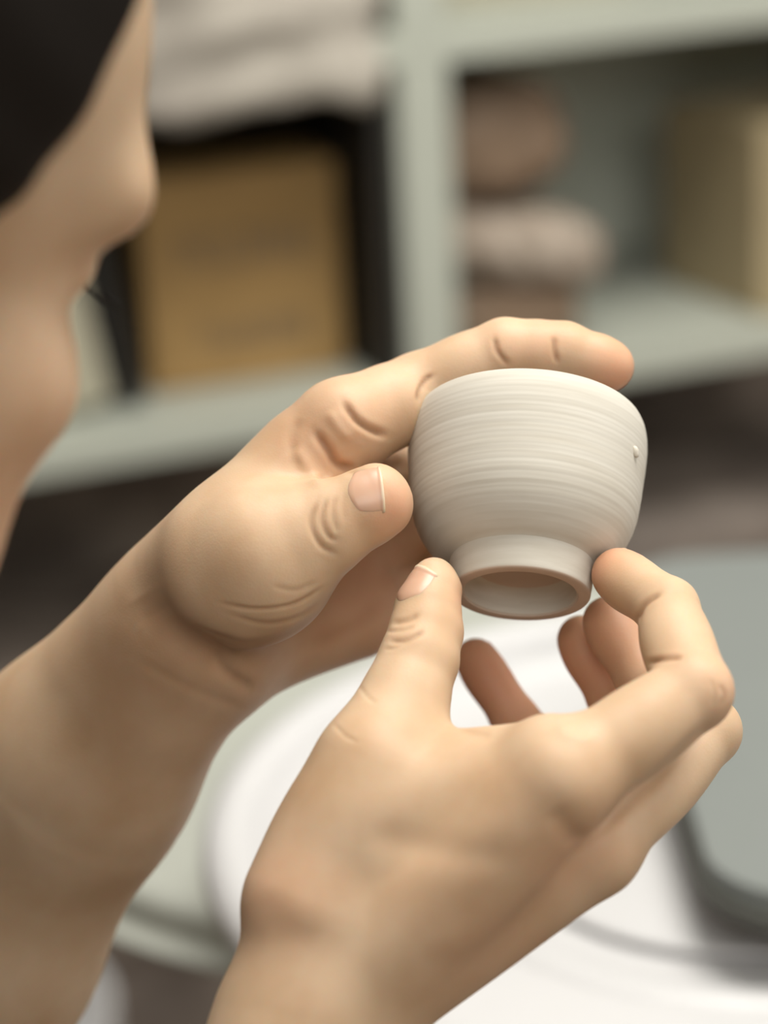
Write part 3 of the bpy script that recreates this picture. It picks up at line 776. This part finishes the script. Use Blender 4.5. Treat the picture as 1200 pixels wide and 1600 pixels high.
# ------------------------------------------------------------------ wheel with white splash pan, grey tray
M_white = simple('white_plastic', (0.62, 0.61, 0.615), 0.35, noise=0.04, scale=8)
M_grey = simple('grey_table_top', (0.46, 0.47, 0.42), 0.55, noise=0.06, scale=10)
M_tray = simple('grey_plastic', (0.21, 0.225, 0.215), 0.5, noise=0.05, scale=8)
M_shadow = simple('tray_shadow', (0.07, 0.07, 0.06), 0.7)  # dark tone standing in for the shadow under the tray
Z_RIM = CAM[2] - 0.50
wc = np.array([0.150, 0.975])
def lathe_w(name, prof, mat, parent, n=96, smooth=True):
    V, F = lathe(prof, n); return mesh_obj(name, V, F, mat, smooth=smooth)
wheel = empty('pottery_wheel', (wc[0], wc[1], 0.0), 'pottery wheel with a large white splash pan below the hands', 'pottery wheel')
pan_prof = fine([(0.0, -0.026), (0.10, -0.026), (0.175, -0.0255), (0.200, -0.022), (0.212, -0.013), (0.217, -0.004), (0.222, 0.0), (0.230, 0.001), (0.238, -0.004), (0.240, -0.012), (0.236, -0.016), (0.229, -0.010), (0.223, -0.020), (0.218, -0.045), (0.210, -0.070), (0.190, -0.080), (0.1, -0.082), (0.0, -0.082)], 0.004)
pan = lathe_w('splash_pan', pan_prof, M_white, wheel); pan.parent = wheel; pan.location = (0, 0, Z_RIM)
ringp = fine([(0.118, -0.0258), (0.122, -0.0235), (0.127, -0.0228), (0.132, -0.0235), (0.136, -0.0258)], 0.002)
rg = lathe_w('inner_ring', ringp, M_white, wheel); rg.parent = wheel; rg.location = (0, 0, Z_RIM)
head_p = [(0.0, -0.020), (0.098, -0.020), (0.100, -0.021), (0.100, -0.023), (0.096, -0.024), (0.03, -0.024), (0.03, -0.0265)]
hd = lathe_w('wheel_head', head_p, M_white, wheel, smooth=False); hd.parent = wheel; hd.location = (0, 0, Z_RIM)
zt = Z_RIM - 0.088
tab_prof = fine([(0.0, 0.0), (0.20, 0.0), (0.228, 0.0), (0.236, -0.001), (0.241, -0.006), (0.242, -0.018), (0.236, -0.024), (0.0, -0.025)], 0.004)
tb = lathe_w('wheel_table', tab_prof, M_grey, wheel); tb.parent = wheel
tb.location = (0.022 - wc[0], 1.262 - wc[1], zt)
for dx, dy in ((-0.10, 0.12), (0.12, 0.12), (0.08, -0.02), (-0.09, 0.30)):
    lg = bm_obj('leg', box_mesh((0.03, 0.03, zt - 0.024), 0.003, 2, (0, 0, (zt - 0.024) / 2)), M_grey, wheel); lg.location = (dx, dy, 0)

# stool under the person
stool = empty('stool', (pel_w[0], pel_w[1], 0.0), 'round wooden stool the person sits on', 'stool')
M_wood = simple('stool_wood', (0.30, 0.18, 0.09), 0.6, noise=0.3, scale=14)
sd = lathe_w('seat', [(0, 0.0), (0.16, 0.0), (0.172, 0.006), (0.172, 0.024), (0.165, 0.030), (0, 0.030)], M_wood, stool); sd.parent = stool; sd.location = (0, 0, SEAT - 0.030)
for k in range(4):
    a = math.pi / 4 + k * math.pi / 2; c, s_ = math.cos(a), math.sin(a)
    lv, lf = tube_verts([(0.11 * c, 0.11 * s_, SEAT - 0.03), (0.16 * c, 0.16 * s_, 0.0)], 0.016, 0.013, 10)
    o = mesh_obj('leg', np.array(lv), lf, M_wood); o.parent = stool
print('seat height', SEAT)

# white bucket on the floor, left of the wheel
bc = G(160, 1570, 0.30); bc[0] -= 0.115
bucket = empty('bucket', (bc[0], bc[1], 0.0), 'white plastic bucket on the floor behind the left forearm', 'bucket')
b1 = lathe_w('bucket_body', [(0, 0.004), (0.095, 0.0), (0.100, 0.006), (0.118, 0.27), (0.124, 0.272), (0.124, 0.30), (0.120, 0.302), (0.114, 0.296), (0.096, 0.012), (0, 0.012)], M_white, bucket); b1.parent = bucket
hb, hf_ = tube_verts([((0.126) * math.cos(a), 0.126 * math.sin(a) * 0.96, 0.27 - 0.09 * math.sin(a)) for a in np.linspace(0, math.pi, 20)], 0.0025, 0.0025, 6)
h1 = mesh_obj('handle', np.array(hb), hf_, M_grey); h1.parent = bucket

def rounded_slab(x0, x1, y0, y1, z0, z1, r, bev):
    bm = bmesh.new(); pts = []
    for cx, cy, a0 in ((x1 - r, y1 - r, 0), (x0 + r, y1 - r, 90), (x0 + r, y0 + r, 180), (x1 - r, y0 + r, 270)):
        for k in range(13):
            a = math.radians(a0 + 90 * k / 12); pts.append((cx + r * math.cos(a), cy + r * math.sin(a)))
    lo = [bm.verts.new((x, y, z0)) for x, y in pts]; hi = [bm.verts.new((x, y, z1)) for x, y in pts]
    n = len(pts); bm.faces.new(lo[::-1]); top = bm.faces.new(hi)
    for k in range(n): bm.faces.new((lo[k], lo[(k + 1) % n], hi[(k + 1) % n], hi[k]))
    bmesh.ops.bevel(bm, geom=list(top.edges), offset=bev, segments=3, affect='EDGES', profile=0.5)
    return bm
tz = Z_RIM + 0.0015
tray = empty('tray', (0.30, 1.0, tz), 'grey plastic tray with rounded corners lying across the right of the white pan', 'tray')
def sub(name, bm, mat):
    o = bm_obj(name, bm, mat, tray); o.location = (-0.30, -1.0, -tz); return o
sub('tray_shadow_slab', rounded_slab(0.122, 0.48, 0.845, 1.236, tz, tz + 0.007, 0.047, 0.002), M_shadow)  # slightly larger dark slab, the tray's shadow outline built as a shape
sub('tray_top', rounded_slab(0.126, 0.476, 0.851, 1.231, tz + 0.007, tz + 0.016, 0.043, 0.003), M_tray)

# ------------------------------------------------------------------ things on the shelves
def sdf_thing(name, fn, lo, hi, h, mat, label, cat, group=None, kind=None):
    """fn works in shelf coordinates (u, v, w) in mm"""
    V, Q = surface_net(fn, lo, hi, h); V = relax(V, Q, 1) * 0.001
    Wd = P0 + V[:, :1] * S + V[:, 1:2] * D + V[:, 2:3] * np.array([0, 0, 1])
    base = Wd.mean(0); base[2] = Wd[:, 2].min()
    o = mesh_obj(name, Wd, Q, mat, None, base); tag(o, label, cat, group, kind); return o
def crumple(p, amp, sc, seed=0):
    out = np.zeros(len(p))
    r = np.random.default_rng(seed)
    for k in range(6):
        w = r.normal(size=3) * sc; ph = r.uniform(0, 6.28)
        out += np.abs(np.sin(p @ w + ph + 1.5 * np.sin(p @ (r.normal(size=3) * sc * 0.6)))) - 0.6
    return out * amp / 3
def bx(p, c, hsz, r):
    q = np.abs(p - np.asarray(c, float)) - (np.asarray(hsz, float) - r)
    return np.sqrt((np.maximum(q, 0) ** 2).sum(1)) + np.minimum(q.max(1), 0) - r

M_cloth = simple('pale_sacking', (0.46, 0.42, 0.365), 0.9, scale=9, col2=(0.30, 0.265, 0.23), bump=0.5, bscale=60)
M_tan = simple('brown_plastic_bag', (0.24, 0.16, 0.105), 0.6, scale=12, col2=(0.13, 0.09, 0.06), bump=0.4, bscale=50)
M_pale = simple('pale_plastic_bag', (0.40, 0.33, 0.27), 0.5, scale=12, col2=(0.22, 0.17, 0.13), bump=0.4, bscale=50)
M_black = simple('black_crate', (0.012, 0.010, 0.008), 0.6)
M_card = simple('cardboard', (0.36, 0.22, 0.085), 0.85, scale=7, col2=(0.29, 0.175, 0.065))
M_card2 = simple('dull_cardboard', (0.40, 0.32, 0.19), 0.85, scale=7, col2=(0.34, 0.27, 0.16))
M_print = simple('faded_print', (0.19, 0.13, 0.075), 0.85)
M_panel = simple('pale_board', (0.40, 0.37, 0.28), 0.8, noise=0.1, scale=8)

wt = (CH + TH) * 1000
def sack_fn(p):
    d = bx(p, (-138, 98, wt + 46), (108, 112, 44), 34)
    d = smin(d, bx(p, (-146, -14, wt + 4), (104, 20, 52), 16), 30)
    d = smin(d, ell(p, (-215, 40, wt + 60), (60, 80, 40)), 26)
    d = d + crumple(p, 13, 0.019, 3)
    d = smax(d, -bx(p, (-200, 175, wt - 14), (400, 176.5, 15.5), 1), 2)
    return smax(d, p[:, 0] + 24, 2)
sdf_thing('sack', sack_fn, (-330, -70, wt - 70), (20, 300, wt + 140), 4, M_cloth, 'pale crumpled cloth sack drooping over the shelf edge above the cardboard box', 'sack')

def shelf_box(name, u0, u1, v0, v1, w1, mat, label, cat, rot=0.0, w0=0.0):
    cu, cv2 = (u0 + u1) / 2, (v0 + v1) / 2
    o = empty(name, tuple(SH(cu, cv2, w0 + 0.0005)), label, cat); o.rotation_euler = (0, 0, YAW + rot)
    su, sv, sw = u1 - u0, v1 - v0, w1
    bm_obj('box_body', box_mesh((su, sv, sw), 0.002, 2, (0, 0, sw / 2)), mat, o)
    for k in (-1, 1): bm_obj('flap', box_mesh((su * 0.99, sv * 0.49, 0.003), 0.0008, 1, (0, k * sv * 0.25, sw + 0.0018)), mat, o)
    return o
card = shelf_box('cardboard_box', -0.214, -0.046, 0.085, 0.20, 0.176, M_card, 'brown cardboard box with faded print on its front', 'box', math.radians(-3))
# two lines of faded block print
def block_print(parent, x0, x1, z0, z1, y, n):
    bm = bmesh.new(); x = x0; r = random.Random(n); gap = (x1 - x0) / n
    for k in range(n):
        w = gap * 0.72; cx = x0 + gap * (k + 0.5)
        for part in r.sample([(0, 0, 1, .22), (0, .4, 1, .2), (0, .8, 1, .2), (0, 0, .26, 1), (.74, 0, .26, 1), (.37, 0, .26, 1)], 3):
            a, b, c, d = part
            vs_ = [bm.verts.new((cx - w / 2 + w * i, y, z0 + (z1 - z0) * j)) for i, j in ((a, b), (a + c, b), (a + c, b + d), (a, b + d))]
            bm.faces.new(vs_)
    return bm_obj('faded_print', bm, M_print, parent)
block_print(card, -0.058, 0.060, 0.100, 0.130, -0.0582, 9)
block_print(card, -0.040, 0.055, 0.030, 0.055, -0.0582, 8)
crate = empty('crate', tuple(SH(-0.18, 0.284, 0.0005)), 'black crate standing behind the brown cardboard box', 'crate'); crate.rotation_euler = (0, 0, YAW)
bm_obj('crate_body', box_mesh((0.31, 0.09, 0.245), 0.006, 2, (0, 0, 0.1225)), M_black, crate)
bm_obj('crate_rim', box_mesh((0.306, 0.096, 0.018), 0.004, 2, (0, 0, 0.243)), M_black, crate)
# dark board leaning between pale board and box
def lean_board(name, u0, u1, v0, v1, hgt, lean, mat, label):
    o = empty(name, tuple(SH((u0 + u1) / 2, (v0 + v1) / 2, 0.001 + abs(math.sin(lean)) * (u1 - u0) / 2)), label, 'board')
    bm = box_mesh((u1 - u0, v1 - v0, hgt), 0.0015, 2, (0, 0, hgt / 2))
    bm_obj('panel', bm, mat, o)
    o.rotation_euler = (0, lean, YAW); return o
dkb = lean_board('leaning_board', -0.250, -0.232, 0.06, 0.22, 0.23, math.radians(-9), M_black, 'thin black board leaning beside the brown cardboard box')
plb = lean_board('pale_board', -0.345, -0.262, 0.05, 0.22, 0.145, math.radians(-9), M_panel, 'thick pale board leaning on the shelf beside the face')

lean_board('standing_board', -0.0405, -0.0245, 0.012, 0.20, 0.235, 0.0, M_black, 'thin black board standing upright between the cardboard box and the upright')
def bag_a(p): return smax(smax(bx(p, (92, 130, 33), (64, 95, 33), 22) + crumple(p, 5, 0.05, 5), 1.5 - p[:, 2], 2), 24.5 - p[:, 0], 2)
def bag_b(p): return smax(smax(bx(p - np.stack([0 * p[:, 0], 0 * p[:, 0], 0.16 * (100 - p[:, 0])], 1), (98, 110, 94), (66, 95, 24), 20) + crumple(p, 14, 0.04, 8), 1.5 - p[:, 2], 2), 24.5 - p[:, 0], 2)
def bag_c(p): return smax(smax(bx(p, (92, 140, 178), (66, 90, 50), 36) + crumple(p, 7, 0.05, 11), 1.5 - p[:, 2], 2), 24.5 - p[:, 0], 2)
bag_b0, bag_c0 = bag_b, bag_c
bag_b = lambda p: smax(bag_b0(p), 1.2 - bag_a(p), 3)
bag_c = lambda p: smax(bag_c0(p), 1.2 - bag_b0(p), 3)
sdf_thing('clay_bag', bag_a, (0, 0, -10), (190, 260, 100), 4, M_tan, 'brown bag of clay at the bottom of the pile right of the upright', 'bag', 'bags piled right of the upright')
sdf_thing('clay_bag', bag_b, (0, -10, 50), (200, 260, 150), 4, M_pale, 'pale crumpled plastic bag in the middle of the pile', 'bag', 'bags piled right of the upright')
sdf_thing('clay_bag', bag_c, (0, 10, 100), (180, 270, 250), 4, M_tan, 'dark brown bag on top of the pile right of the upright', 'bag', 'bags piled right of the upright')
tanbox = shelf_box('carton', 0.318, 0.49, 0.04, 0.20, 0.165, M_card2, 'dull tan carton at the right end of the shelf', 'box', math.radians(4))
# upper compartments
shelf_box('pale_carton', 0.06, 0.24, 0.10, 0.26, 0.12, M_panel, 'pale carton on the upper shelf above the bags', 'box', 0, CH + TH)
shelf_box('black_carton', -0.17, -0.028, 0.225, 0.32, 0.2, M_black, 'black box tucked behind the pale sack beside the upright', 'box', 0, CH + TH)
# sacks on the floor under the shelf
def fsack(u, v, w0, hs, seed, mat, label):
    def f(p): return bx(p, (u, v, w0 + hs[2]), hs, 40) + crumple(p, 10, 0.02, seed)
    sdf_thing('floor_sack', f, (u - hs[0] - 40, v - hs[1] - 40, w0 - 20), (u + hs[0] + 40, v + hs[1] + 40, w0 + 2 * hs[2] + 40), 8, mat, label, 'sack')
M_sk = simple('grey_brown_sack', (0.25, 0.205, 0.175), 0.75, scale=9, col2=(0.13, 0.105, 0.09), bump=0.5, bscale=40)
FZ = -P0[2] * 1000 + 12
fsack(330, 200, FZ, (170, 140, 260), 2, M_sk, 'grey-brown sack standing under the right half of the shelf')
fsack(-330, 200, FZ, (190, 140, 240), 6, M_sk, 'grey-brown sack standing under the left half of the shelf')
